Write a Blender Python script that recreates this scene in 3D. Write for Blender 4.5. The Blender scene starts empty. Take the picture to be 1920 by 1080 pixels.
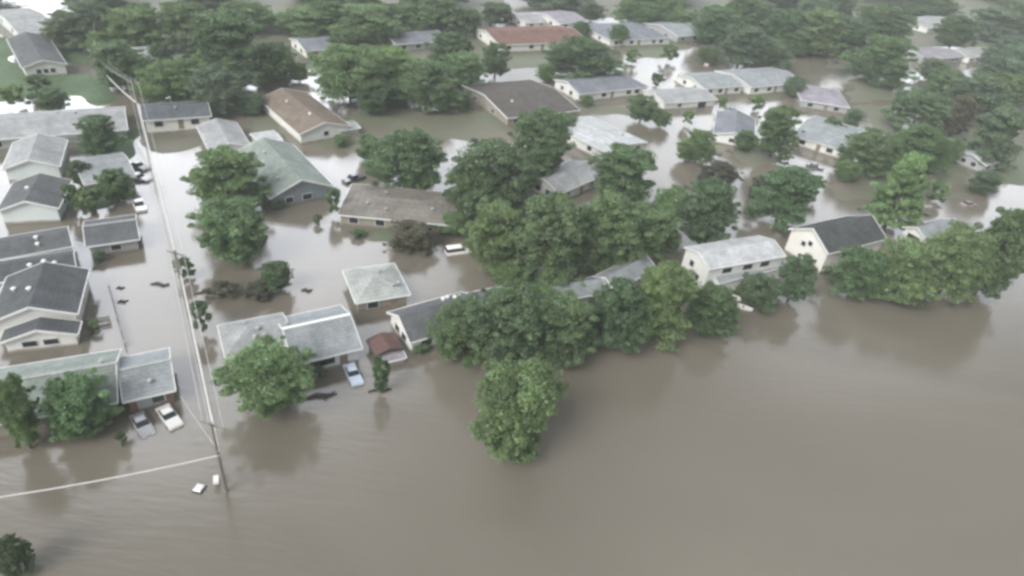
import bpy, bmesh, math, random
import numpy as np
from mathutils import Vector, Matrix

random.seed(7)
R = math.radians
S = bpy.context.scene
COL = S.collection

# ------------------------------------------------------------------ camera
CAM_H, FPX, PITCH, ROLL = 58.0, 1250.0, R(34.5), R(7.0)
FW = Vector((0, math.cos(PITCH), -math.sin(PITCH)))
X0 = Vector((1, 0, 0))
U0 = Vector((0, math.sin(PITCH), math.cos(PITCH)))
CX = X0 * math.cos(ROLL) + U0 * math.sin(ROLL)
CU = U0 * math.cos(ROLL) - X0 * math.sin(ROLL)
CP = Vector((0, 0, CAM_H))
cd = bpy.data.cameras.new('camera')
cd.sensor_width = 36.0
cd.lens = FPX / 1920 * 36.0
cd.clip_start = 0.5
cd.clip_end = 9000
cam = bpy.data.objects.new('camera', cd)
COL.objects.link(cam)
M = Matrix.Identity(4)
for i in range(3):
    M[i][0], M[i][1], M[i][2], M[i][3] = CX[i], CU[i], -FW[i], CP[i]
cam.matrix_world = M
S.camera = cam

def ray(px, py):
    return FW + CX * ((px - 960) / FPX) - CU * ((py - 540) / FPX)

def G(px, py, z=0.0):
    """the point at height z that the photograph shows at pixel (px, py) of 1920 x 1080"""
    d = ray(px, py)
    return CP + d * ((z - CAM_H) / d.z)

def proj(P):
    q = P - CP
    w = q.dot(FW)
    return 960 + FPX * q.dot(CX) / w, 540 - FPX * q.dot(CU) / w, w

# ------------------------------------------------------------------ sky, sun, exposure
SUN_EL, SUN_AZ = R(42), R(-145)          # azimuth from +Y towards +X
GLARE_PATCH = 14.0
wd = bpy.data.worlds.new('World')
S.world = wd
wd.use_nodes = True
nt = wd.node_tree
nt.nodes.clear()
wo = nt.nodes.new('ShaderNodeOutputWorld')
bg = nt.nodes.new('ShaderNodeBackground')
sky = nt.nodes.new('ShaderNodeTexSky')
sky.sky_type = 'NISHITA'
sky.sun_disc = False
sky.sun_elevation = SUN_EL
sky.sun_rotation = SUN_AZ
sky.air_density = 1.0
sky.dust_density = 6.0
sky.ozone_density = 1.0
hs = nt.nodes.new('ShaderNodeHueSaturation')
hs.inputs['Saturation'].default_value = 0.22
bg.inputs['Strength'].default_value = 0.14
nt.links.new(sky.outputs[0], hs.inputs['Color'])
# overcast: uneven cloud cover, plus bright patches added left and right for water glare
def wn(t, **k):
    x = nt.nodes.new(t)
    for a, b in k.items(): setattr(x, a, b)
    return x
wtc = wn('ShaderNodeTexCoord')
cn = wn('ShaderNodeTexNoise'); cn.inputs['Scale'].default_value = 2.2; cn.inputs['Detail'].default_value = 6
nt.links.new(wtc.outputs['Generated'], cn.inputs['Vector'])
cm_ = wn('ShaderNodeMapRange'); cm_.inputs['From Min'].default_value = 0.3; cm_.inputs['From Max'].default_value = 0.7
cm_.inputs['To Min'].default_value = 0.75; cm_.inputs['To Max'].default_value = 1.3
nt.links.new(cn.outputs['Fac'], cm_.inputs['Value'])
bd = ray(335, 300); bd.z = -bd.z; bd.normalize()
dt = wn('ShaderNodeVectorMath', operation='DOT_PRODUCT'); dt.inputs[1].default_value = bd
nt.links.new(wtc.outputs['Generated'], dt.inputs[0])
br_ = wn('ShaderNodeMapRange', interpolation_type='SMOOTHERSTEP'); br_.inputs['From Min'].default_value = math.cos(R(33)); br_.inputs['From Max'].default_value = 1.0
br_.inputs['To Min'].default_value = 0.0; br_.inputs['To Max'].default_value = GLARE_PATCH
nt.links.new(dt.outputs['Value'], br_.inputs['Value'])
bd2 = ray(1520, 175); bd2.z = -bd2.z; bd2.normalize()
dt2 = wn('ShaderNodeVectorMath', operation='DOT_PRODUCT'); dt2.inputs[1].default_value = bd2
nt.links.new(wtc.outputs['Generated'], dt2.inputs[0])
br2 = wn('ShaderNodeMapRange', interpolation_type='SMOOTHERSTEP'); br2.inputs['From Min'].default_value = math.cos(R(28)); br2.inputs['From Max'].default_value = 1.0
br2.inputs['To Min'].default_value = 0.0; br2.inputs['To Max'].default_value = GLARE_PATCH * 0.42
nt.links.new(dt2.outputs['Value'], br2.inputs['Value'])
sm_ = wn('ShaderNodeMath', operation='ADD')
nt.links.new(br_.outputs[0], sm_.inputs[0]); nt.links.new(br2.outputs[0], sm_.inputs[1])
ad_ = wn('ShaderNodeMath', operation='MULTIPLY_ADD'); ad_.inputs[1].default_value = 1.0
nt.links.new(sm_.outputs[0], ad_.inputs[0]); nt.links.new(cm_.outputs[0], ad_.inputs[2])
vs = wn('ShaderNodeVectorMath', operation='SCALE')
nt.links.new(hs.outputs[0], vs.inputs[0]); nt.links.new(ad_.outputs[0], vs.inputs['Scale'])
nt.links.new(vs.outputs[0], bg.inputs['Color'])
nt.links.new(bg.outputs[0], wo.inputs['Surface'])

sl = bpy.data.lights.new('sun', 'SUN')
sl.energy = 1.5
sl.angle = R(28)
sl.color = (1.0, 0.965, 0.92)
sun = bpy.data.objects.new('sun', sl)
COL.objects.link(sun)
to_sun = Vector((math.sin(SUN_AZ) * math.cos(SUN_EL), math.cos(SUN_AZ) * math.cos(SUN_EL), math.sin(SUN_EL)))
sun.rotation_euler = to_sun.to_track_quat('Z', 'Y').to_euler()
sun.location = (-60, 60, 150)

S.view_settings.view_transform = 'Standard'
S.view_settings.look = 'None'
S.view_settings.exposure = 0.20
S.view_settings.gamma = 1.0
S.cycles.filter_width = 3.1
S.cycles.max_bounces = 6
S.cycles.volume_bounces = 1
S.cycles.use_denoising = True

# ------------------------------------------------------------------ materials
def nodes(m):
    m.use_nodes = True
    return m.node_tree.nodes, m.node_tree.links, m.node_tree.nodes['Principled BSDF']

def mat(name, col, rough=0.8, var=0.25, scale=0.6, fine=9.0, bump=0.0, spec=0.3, streak=None, mud=False, courses=False):
    m = bpy.data.materials.new(name)
    n, l, b = nodes(m)
    tc = n.new('ShaderNodeTexCoord')
    mp = n.new('ShaderNodeMapping')
    l.new(tc.outputs['Object'], mp.inputs['Vector'])
    if streak:
        mp.inputs['Scale'].default_value = streak
    n1 = n.new('ShaderNodeTexNoise'); n1.inputs['Scale'].default_value = scale; n1.inputs['Detail'].default_value = 5
    n2 = n.new('ShaderNodeTexNoise'); n2.inputs['Scale'].default_value = fine; n2.inputs['Detail'].default_value = 3
    l.new(mp.outputs[0], n1.inputs['Vector']); l.new(mp.outputs[0], n2.inputs['Vector'])
    ad = n.new('ShaderNodeMath'); ad.operation = 'ADD'
    l.new(n1.outputs['Fac'], ad.inputs[0]); l.new(n2.outputs['Fac'], ad.inputs[1])
    mr = n.new('ShaderNodeMapRange')
    mr.inputs['From Min'].default_value = 0.65; mr.inputs['From Max'].default_value = 1.4
    mr.inputs['To Min'].default_value = 1 - var; mr.inputs['To Max'].default_value = 1 + var
    l.new(ad.outputs[0], mr.inputs['Value'])
    mx = n.new('ShaderNodeVectorMath'); mx.operation = 'SCALE'
    mx.inputs[0].default_value = col
    l.new(mr.outputs[0], mx.inputs['Scale'])
    last = mx.outputs[0]
    if courses:                              # rows of shingles and broad weather stains
        wv = n.new('ShaderNodeTexWave'); wv.bands_direction = 'Z'; wv.inputs['Scale'].default_value = 1.7; wv.inputs['Distortion'].default_value = 1.2; wv.inputs['Detail'].default_value = 3
        l.new(tc.outputs['Object'], wv.inputs['Vector'])
        n3 = n.new('ShaderNodeTexNoise'); n3.inputs['Scale'].default_value = 0.9; n3.inputs['Detail'].default_value = 8; n3.inputs['Roughness'].default_value = 0.7
        l.new(tc.outputs['Object'], n3.inputs['Vector'])
        r1 = n.new('ShaderNodeMapRange'); r1.inputs['To Min'].default_value = 0.93; r1.inputs['To Max'].default_value = 1.04
        l.new(wv.outputs['Fac'], r1.inputs['Value'])
        r2 = n.new('ShaderNodeMapRange'); r2.inputs['From Min'].default_value = 0.35; r2.inputs['From Max'].default_value = 0.65; r2.inputs['To Min'].default_value = 0.80; r2.inputs['To Max'].default_value = 1.12
        l.new(n3.outputs['Fac'], r2.inputs['Value'])
        mm = n.new('ShaderNodeMath'); mm.operation = 'MULTIPLY'
        l.new(r1.outputs[0], mm.inputs[0]); l.new(r2.outputs[0], mm.inputs[1])
        m4 = n.new('ShaderNodeVectorMath'); m4.operation = 'SCALE'
        l.new(last, m4.inputs[0]); l.new(mm.outputs[0], m4.inputs['Scale']); last = m4.outputs[0]
    if mud:                                  # silt left on the wall above the waterline
        sp = n.new('ShaderNodeSeparateXYZ'); l.new(tc.outputs['Object'], sp.inputs[0])
        a1 = n.new('ShaderNodeMath'); a1.operation = 'MULTIPLY_ADD'; a1.inputs[1].default_value = -0.7
        l.new(n1.outputs['Fac'], a1.inputs[0]); l.new(sp.outputs['Z'], a1.inputs[2])
        r3 = n.new('ShaderNodeMapRange'); r3.inputs['From Min'].default_value = -0.1; r3.inputs['From Max'].default_value = 0.15; r3.inputs['To Min'].default_value = 0.8; r3.inputs['To Max'].default_value = 0.0
        l.new(a1.outputs[0], r3.inputs['Value'])
        mc = n.new('ShaderNodeMix'); mc.data_type = 'RGBA'; mc.inputs['B'].default_value = (0.17, 0.145, 0.11, 1)
        l.new(r3.outputs[0], mc.inputs['Factor']); l.new(last, mc.inputs['A']); last = mc.outputs['Result']
    l.new(last, b.inputs['Base Color'])
    b.inputs['Roughness'].default_value = rough
    b.inputs['Specular IOR Level'].default_value = spec
    if bump:
        bp = n.new('ShaderNodeBump'); bp.inputs['Strength'].default_value = bump; bp.inputs['Distance'].default_value = 0.05
        l.new(n2.outputs['Fac'], bp.inputs['Height']); l.new(bp.outputs[0], b.inputs['Normal'])
    return m

MAT = {}
def roof(name, col, var=0.2):
    MAT[name] = mat('shingle_' + name, tuple(c * 0.68 for c in col), 0.9, var + 0.1, 0.35, 5.0, 0.4, 0.12, courses=True)
roof('grey', (0.38, 0.415, 0.435)); roof('bluegrey', (0.26, 0.28, 0.32)); roof('slate', (0.15, 0.17, 0.19)); roof('dark', (0.125, 0.135, 0.145))
roof('darkgrey', (0.16, 0.17, 0.18)); roof('charcoal', (0.105, 0.115, 0.12)); roof('green', (0.33, 0.38, 0.35))
roof('mint', (0.47, 0.50, 0.485)); roof('brown', (0.26, 0.215, 0.175)); roof('tan', (0.27, 0.255, 0.23))
roof('darkbrown', (0.14, 0.13, 0.12)); roof('red', (0.25, 0.15, 0.125)); roof('white', (0.62, 0.65, 0.67))
roof('pale', (0.44, 0.46, 0.47)); roof('rust', (0.19, 0.115, 0.105)); roof('lavender', (0.40, 0.38, 0.43))
MAT['w_white'] = mat('white_siding', (0.66, 0.67, 0.65), 0.7, 0.10, 0.5, 6, mud=True)
MAT['w_mint'] = mat('mint_siding', (0.60, 0.66, 0.65), 0.7, 0.12, 0.5, 6, mud=True)
MAT['w_grey'] = mat('grey_siding', (0.34, 0.36, 0.37), 0.75, 0.15, 0.5, 6, mud=True)
MAT['w_slate'] = mat('slate_blue_siding', (0.20, 0.235, 0.26), 0.75, 0.15, 0.5, 6, mud=True)
MAT['w_cream'] = mat('cream_siding', (0.70, 0.70, 0.66), 0.7, 0.12, 0.5, 6, mud=True)
MAT['w_brick'] = mat('brick_wall', (0.20, 0.12, 0.10), 0.85, 0.3, 1.0, 12, mud=True)
MAT['w_tan'] = mat('tan_siding', (0.26, 0.24, 0.21), 0.8, 0.15, 0.5, 6, mud=True)
MAT['trim'] = mat('white_trim', (0.66, 0.67, 0.66), 0.55, 0.06)
MAT['dtrim'] = mat('dark_trim', (0.06, 0.06, 0.06), 0.6, 0.1)
MAT['frame'] = mat('window_frame_paint', (0.62, 0.62, 0.6), 0.5, 0.06)
MAT['door'] = mat('door_paint', (0.22, 0.18, 0.15), 0.6, 0.1)
MAT['metal'] = mat('grey_metal', (0.30, 0.30, 0.30), 0.45, 0.12)
MAT['chimney'] = mat('chimney_brick', (0.26, 0.16, 0.13), 0.85, 0.25, 2, 14)
MAT['wood'] = mat('weathered_wood', (0.20, 0.18, 0.155), 0.85, 0.25, 1, 10, streak=(1, 1, 0.2))
MAT['cable'] = mat('pale_cable_sheath', (0.52, 0.52, 0.51), 0.5, 0.1)
MAT['wire'] = mat('aluminium_wire', (0.42, 0.42, 0.42), 0.45, 0.1)
MAT['ceramic'] = mat('insulator_ceramic', (0.35, 0.33, 0.31), 0.3, 0.1)
MAT['bark'] = mat('bark', (0.10, 0.085, 0.07), 0.9, 0.3, 2, 12)
MAT['rubber'] = mat('tyre_rubber', (0.025, 0.025, 0.025), 0.8, 0.1)
MAT['lamp'] = mat('lamp_glass', (0.7, 0.68, 0.62), 0.2, 0.05)
MAT['tail'] = mat('tail_lamp_red', (0.35, 0.03, 0.03), 0.25, 0.05)
MAT['driftwood'] = mat('wet_driftwood', (0.06, 0.052, 0.042), 0.7, 0.3, 2, 10)
MAT['hull'] = mat('white_hull', (0.78, 0.78, 0.75), 0.35, 0.05)

def glass_mat():
    m = bpy.data.materials.new('dark_window_glass')
    n, l, b = nodes(m)
    b.inputs['Base Color'].default_value = (0.022, 0.028, 0.034, 1)
    b.inputs['Roughness'].default_value = 0.12
    return m
MAT['glass'] = glass_mat()

def paint_mat():
    m = bpy.data.materials.new('car_paint')
    n, l, b = nodes(m)
    oi = n.new('ShaderNodeObjectInfo')
    l.new(oi.outputs['Color'], b.inputs['Base Color'])
    b.inputs['Roughness'].default_value = 0.3
    b.inputs['Coat Weight'].default_value = 0.5
    return m
MAT['paint'] = paint_mat()

def leaf_mat():
    m = bpy.data.materials.new('leaves')
    m.use_nodes = True
    n, l = m.node_tree.nodes, m.node_tree.links
    n.clear()
    out = n.new('ShaderNodeOutputMaterial')
    oi = n.new('ShaderNodeObjectInfo')
    at = n.new('ShaderNodeAttribute'); at.attribute_name = 'tint'
    mr = n.new('ShaderNodeMapRange')
    mr.inputs['To Min'].default_value = 0.6; mr.inputs['To Max'].default_value = 2.0
    l.new(at.outputs['Fac'], mr.inputs['Value'])
    sc = n.new('ShaderNodeVectorMath'); sc.operation = 'SCALE'
    l.new(oi.outputs['Color'], sc.inputs[0]); l.new(mr.outputs[0], sc.inputs['Scale'])
    df = n.new('ShaderNodeBsdfDiffuse'); tr = n.new('ShaderNodeBsdfTranslucent')
    gl = n.new('ShaderNodeBsdfGlossy'); gl.inputs['Roughness'].default_value = 0.45
    gl.inputs['Color'].default_value = (0.5, 0.55, 0.5, 1)
    l.new(sc.outputs[0], df.inputs['Color']); l.new(sc.outputs[0], tr.inputs['Color'])
    m1 = n.new('ShaderNodeMixShader'); m1.inputs[0].default_value = 0.42
    l.new(df.outputs[0], m1.inputs[1]); l.new(tr.outputs[0], m1.inputs[2])
    m2 = n.new('ShaderNodeMixShader'); m2.inputs[0].default_value = 0.06
    l.new(m1.outputs[0], m2.inputs[1]); l.new(gl.outputs[0], m2.inputs[2])
    l.new(m2.outputs[0], out.inputs['Surface'])
    return m
MAT['leaf'] = leaf_mat()

def water_mat():
    m = bpy.data.materials.new('muddy_flood_water')
    n, l, b = nodes(m)
    tc = n.new('ShaderNodeTexCoord')
    # sediment: broad uneven swirls of silt
    mp = n.new('ShaderNodeMapping'); mp.inputs['Scale'].default_value = (0.012, 0.03, 1); mp.inputs['Rotation'].default_value = (0, 0, 0.25)
    l.new(tc.outputs['Object'], mp.inputs['Vector'])
    n1 = n.new('ShaderNodeTexNoise'); n1.inputs['Scale'].default_value = 1; n1.inputs['Detail'].default_value = 6; n1.inputs['Distortion'].default_value = 0.8
    l.new(mp.outputs[0], n1.inputs['Vector'])
    cr = n.new('ShaderNodeValToRGB')
    cr.color_ramp.elements[0].position = 0.3; cr.color_ramp.elements[0].color = (0.122, 0.111, 0.090, 1)
    cr.color_ramp.elements[1].position = 0.7; cr.color_ramp.elements[1].color = (0.172, 0.156, 0.128, 1)
    l.new(n1.outputs['Fac'], cr.inputs[0])
    l.new(cr.outputs[0], b.inputs['Base Color'])
    b.inputs['IOR'].default_value = 1.55
    b.inputs['Specular IOR Level'].default_value = 0.5
    b.inputs['Roughness'].default_value = 0.13
    # ripples
    m2 = n.new('ShaderNodeMapping'); m2.inputs['Scale'].default_value = (0.35, 1.5, 1); m2.inputs['Rotation'].default_value = (0, 0, -0.12)
    l.new(tc.outputs['Object'], m2.inputs['Vector'])
    r1 = n.new('ShaderNodeTexNoise'); r1.inputs['Scale'].default_value = 0.9; r1.inputs['Detail'].default_value = 4; r1.inputs['Roughness'].default_value = 0.6
    l.new(m2.outputs[0], r1.inputs['Vector'])
    m3 = n.new('ShaderNodeMapping'); m3.inputs['Scale'].default_value = (0.06, 0.11, 1); m3.inputs['Rotation'].default_value = (0, 0, 0.3)
    l.new(tc.outputs['Object'], m3.inputs['Vector'])
    r2 = n.new('ShaderNodeTexNoise'); r2.inputs['Scale'].default_value = 1; r2.inputs['Detail'].default_value = 2
    l.new(m3.outputs[0], r2.inputs['Vector'])
    mu = n.new('ShaderNodeMath'); mu.operation = 'MULTIPLY'
    l.new(r1.outputs['Fac'], mu.inputs[0]); l.new(r2.outputs['Fac'], mu.inputs[1])
    bp = n.new('ShaderNodeBump'); bp.inputs['Strength'].default_value = 0.5; bp.inputs['Distance'].default_value = 0.10
    l.new(mu.outputs[0], bp.inputs['Height']); l.new(bp.outputs[0], b.inputs['Normal'])
    return m
MAT['water'] = water_mat()

def ground_mat():
    m = bpy.data.materials.new('soaked_ground')
    n, l, b = nodes(m)
    tc = n.new('ShaderNodeTexCoord')
    n1 = n.new('ShaderNodeTexNoise'); n1.inputs['Scale'].default_value = 0.06; n1.inputs['Detail'].default_value = 6
    n2 = n.new('ShaderNodeTexNoise'); n2.inputs['Scale'].default_value = 0.7; n2.inputs['Detail'].default_value = 4
    l.new(tc.outputs['Object'], n1.inputs['Vector']); l.new(tc.outputs['Object'], n2.inputs['Vector'])
    ad = n.new('ShaderNodeMath'); ad.operation = 'MULTIPLY_ADD'; ad.inputs[1].default_value = 0.45
    l.new(n2.outputs['Fac'], ad.inputs[0]); l.new(n1.outputs['Fac'], ad.inputs[2])
    cr = n.new('ShaderNodeValToRGB')
    e = cr.color_ramp.elements
    e[0].position = 0.5; e[0].color = (0.135, 0.115, 0.09, 1)
    e[1].position = 0.9; e[1].color = (0.10, 0.125, 0.075, 1)
    l.new(ad.outputs[0], cr.inputs[0])
    l.new(cr.outputs[0], b.inputs['Base Color'])
    b.inputs['Roughness'].default_value = 0.75
    return m
MAT['ground'] = ground_mat()
MAT['lawn'] = mat('wet_lawn', (0.075, 0.12, 0.06), 0.85, 0.35, 0.12, 1.2)

# ------------------------------------------------------------------ mesh builder
class MB:
    def __init__(s):
        s.v, s.f = [], []
    def poly(s, pts):
        i = len(s.v); s.v += [tuple(p) for p in pts]; s.f.append(tuple(range(i, i + len(pts))))
    def solid(s, bot, top):
        n = len(bot); i = len(s.v)
        s.v += [tuple(p) for p in bot] + [tuple(p) for p in top]
        s.f.append(tuple(i + k for k in reversed(range(n)))); s.f.append(tuple(i + n + k for k in range(n)))
        for k in range(n):
            j = (k + 1) % n
            s.f.append((i + k, i + j, i + n + j, i + n + k))
        return s
    def box(s, c, d):
        x, y, z = c; a, b, h = d[0] / 2, d[1] / 2, d[2] / 2
        q = [(x - a, y - b), (x + a, y - b), (x + a, y + b), (x - a, y + b)]
        return s.solid([(p[0], p[1], z - h) for p in q], [(p[0], p[1], z + h) for p in q])
    def beam(s, p0, p1, w, h):
        p0, p1 = Vector(p0), Vector(p1)
        d = (p1 - p0).normalized()
        sd = d.cross(Vector((0, 0, 1)))
        sd = sd.normalized() if sd.length > 1e-4 else Vector((1, 0, 0))
        up = sd.cross(d)
        c = [sd * (a * w / 2) + up * (b * h / 2) for a, b in ((-1, -1), (1, -1), (1, 1), (-1, 1))]
        return s.solid([p0 + k for k in c], [p1 + k for k in c])
    def tube(s, pts, rads, n=8):
        pts = [Vector(p) for p in pts]; i0 = len(s.v)
        for k, p in enumerate(pts):
            d = (pts[min(k + 1, len(pts) - 1)] - pts[max(k - 1, 0)]).normalized()
            a = d.cross(Vector((0.13, 0.9, 0.21))).normalized(); b = d.cross(a)
            for j in range(n):
                t = 2 * math.pi * j / n
                s.v.append(tuple(p + (a * math.cos(t) + b * math.sin(t)) * rads[k]))
        for k in range(len(pts) - 1):
            for j in range(n):
                j2 = (j + 1) % n
                s.f.append((i0 + k * n + j, i0 + k * n + j2, i0 + (k + 1) * n + j2, i0 + (k + 1) * n + j))
        s.f.append(tuple(i0 + j for j in reversed(range(n))))
        s.f.append(tuple(i0 + (len(pts) - 1) * n + j for j in range(n)))
        return s
    def mesh(s, name, m):
        me = bpy.data.meshes.new(name)
        me.from_pydata(s.v, [], s.f); me.update()
        bm = bmesh.new(); bm.from_mesh(me); bmesh.ops.recalc_face_normals(bm, faces=bm.faces); bm.to_mesh(me); bm.free()
        me.materials.append(m)
        return me
    def build(s, name, m, parent=None):
        o = bpy.data.objects.new(name, s.mesh(name, m))
        COL.objects.link(o)
        if parent: o.parent = parent
        return o

def tag(o, label, cat, group=None, kind=None):
    if label: o['label'] = label
    if cat: o['category'] = cat
    if group: o['group'] = group
    if kind: o['kind'] = kind
    return o

def empty(name, loc, rz=0.0):
    o = bpy.data.objects.new(name, None)
    o.empty_display_size = 0.5
    o.location = loc; o.rotation_euler = (0, 0, rz)
    COL.objects.link(o)
    return o

# ------------------------------------------------------------------ water and ground
w = MB()
w.poly([(-3000, -600, 0), (3000, -600, 0), (3000, 5000, 0), (-3000, 5000, 0)])
tag(w.build('water', MAT['water']), None, None, kind='structure')

def sdist(px, py, poly):
    """signed distance (inside positive) of grid points to a polygon"""
    n = len(poly); d = np.full(px.shape, 1e9); ins = np.zeros(px.shape, bool)
    for i in range(n):
        x1, y1 = poly[i]; x2, y2 = poly[(i + 1) % n]
        ex, ey = x2 - x1, y2 - y1
        t = np.clip(((px - x1) * ex + (py - y1) * ey) / (ex * ex + ey * ey + 1e-9), 0, 1)
        d = np.minimum(d, np.hypot(px - x1 - t * ex, py - y1 - t * ey))
        c = ((y1 > py) != (y2 > py)) & (px < (x2 - x1) * (py - y1) / (y2 - y1 + 1e-12) + x1)
        ins ^= c
    return np.where(ins, d, -d)

def terrain(name, m, polys, step, zmax, seed, deep=-1.3):
    P = [[(lambda g: (g.x, g.y))(G(a, b)) for a, b in p] for p in polys]
    xs = [q[0] for p in P for q in p]; ys = [q[1] for p in P for q in p]
    gx = np.arange(min(xs) - 8, max(xs) + 8, step); gy = np.arange(min(ys) - 8, max(ys) + 8, step)
    X, Y = np.meshgrid(gx, gy)
    rng = np.random.RandomState(seed)
    nz = np.zeros_like(X)
    for k in range(14):
        a, fq = rng.uniform(0, 6.28), rng.uniform(0.12, 0.9)
        nz += np.sin(X * fq * math.cos(a) + Y * fq * math.sin(a) + rng.uniform(0, 6.28)) / (1 + 2.0 * fq)
    nz *= 0.5
    D = np.full(X.shape, -1e9)
    for p in P:
        D = np.maximum(D, sdist(X, Y, p))
    Z = np.clip((D + nz * 2.0) * 0.09, deep, zmax) + nz * 0.02
    ny, nx = X.shape
    v = np.stack([X, Y, Z], -1).reshape(-1, 3)
    keep = Z > -0.9
    f = []
    for j in range(ny - 1):
        for i in range(nx - 1):
            if keep[j, i] or keep[j + 1, i] or keep[j, i + 1] or keep[j + 1, i + 1]:
                a = j * nx + i
                f.append((a, a + 1, a + nx + 1, a + nx))
    me = bpy.data.meshes.new(name)
    me.from_pydata(v.tolist(), [], f); me.update()
    for p in me.polygons: p.use_smooth = True
    me.materials.append(m)
    o = bpy.data.objects.new(name, me); COL.objects.link(o)
    return tag(o, None, None, kind='structure')

LAWN = [[(-80, 66), (34, 66), (34, 150), (-80, 150)], [(-40, 135), (225, 132), (230, 186), (190, 200), (120, 184), (-40, 196)],
        [(90, 55), (165, 50), (160, 112), (112, 118), (90, 100)],
          [(150, 256), (256, 248), (268, 286), (160, 300)], [(134, 350), (240, 344), (244, 396), (142, 402)],
        [(-200, 30), (-40, 30), (-40, 210), (-200, 210)]]
terrain('lawn', MAT['lawn'], LAWN, 1.6, 0.30, 3)
GROUND = [[(165, -160), (1000, -160), (905, 125), (760, 112), (620, 128), (505, 150), (420, 190), (330, 180), (262, 170), (245, 100), (170, 60)],
          [(1000, -160), (2100, -160), (2100, 60), (1920, 90), (1850, 160), (1840, 90), (1690, 90), (1620, 75), (1480, 60), (1340, 55), (1100, 32), (1000, 10)],
          [(1160, 78), (1285, 76), (1272, 112), (1180, 112)],
          [(1525, 82), (1620, 80), (1610, 128), (1545, 130)],
          [(1590, 148), (1715, 150), (1668, 188), (1600, 190)],
          [(1075, 190), (1145, 190), (1135, 205), (1085, 218)],
          [(560, 258), (660, 215), (830, 205), (885, 200), (870, 250), (800, 262), (640, 292)],
          [(285, 252), (375, 250), (382, 278), (290, 284)],
          [(1290, 172), (1485, 168), (1480, 186), (1310, 190)],
          [(1390, 275), (1455, 268), (1440, 325), (1390, 330)],
          [(1560, 338), (1640, 330), (1650, 372), (1575, 372)],  # brown patch laid in place of tree shadow and reflection
          [(1820, 165), (2100, 150), (2100, 360), (1850, 350), (1790, 250)],
          [(1000, 186), (1250, 198), (1225, 222), (1150, 212), (1060, 214)],
          [(440, 205), (505, 200), (545, 258), (475, 262)],
          [(1600, 318), (1800, 300), (1800, 372), (1640, 384)],
          [(690, 420), (870, 428), (850, 448), (700, 442)],
          [(905, 95), (1040, 92), (1050, 128), (920, 132)],
          [(1380, 116), (1480, 112), (1490, 70), (1380, 72)],
          [(1610, 200), (1680, 196), (1700, 250), (1620, 250)],
          [(860, 205), (1065, 215), (1085, 250), (1045, 285), (880, 260)]]
terrain('ground', MAT['ground'], GROUND, 2.2, 0.22, 5)
# ------------------------------------------------------------------ houses
def fit(A, B, C, D, ze):
    a, b, c, d = (G(p[0], p[1], ze) for p in (A, B, C, D))
    u = ((b - a) + (c - d)); u.z = 0; u.normalize()
    v = Vector((-u.y, u.x, 0))
    ctr = (a + b + c + d) / 4
    L = ((b - a).dot(u) + (c - d).dot(u)) / 2
    W = ((d - a).dot(v) + (c - b).dot(v)) / 2
    return ctr, u, v, L, W

def roof_solid(L, W, ze, rise, ends, th=0.2):
    """closed gable or hip roof; ends = (at -x, at +x)"""
    il = W / 2 * 0.95 if ends[0] == 'hip' else 0.0
    ir = W / 2 * 0.95 if ends[1] == 'hip' else 0.0
    if il + ir > L * 0.92:
        k = L * 0.92 / (il + ir); il *= k; ir *= k
    m = MB()
    x0, x1, y = -L / 2, L / 2, W / 2
    def ring(dz):
        return [(x0, -y, ze + dz), (x1, -y, ze + dz), (x1, y, ze + dz), (x0, y, ze + dz),
                (x0 + il, 0, ze + rise + dz), (x1 - ir, 0, ze + rise + dz)]
    m.v = ring(0) + ring(-th)
    top = [(0, 1, 5, 4), (2, 3, 4, 5), (3, 0, 4), (1, 2, 5)]
    F = []
    for k, f in enumerate(top):
        if k == 2 and ends[0] != 'hip' or k == 3 and ends[1] != 'hip':
            continue
        F.append(f); F.append(tuple(6 + q for q in reversed(f)))
    def side(p, q): F.append((p, 6 + p, 6 + q, q))
    side(0, 1); side(2, 3)
    if ends[0] == 'hip': side(3, 0)
    else: side(3, 4); side(4, 0)
    if ends[1] == 'hip': side(1, 2)
    else: side(1, 5); side(5, 2)
    m.f = F
    return m, il, ir

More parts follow.
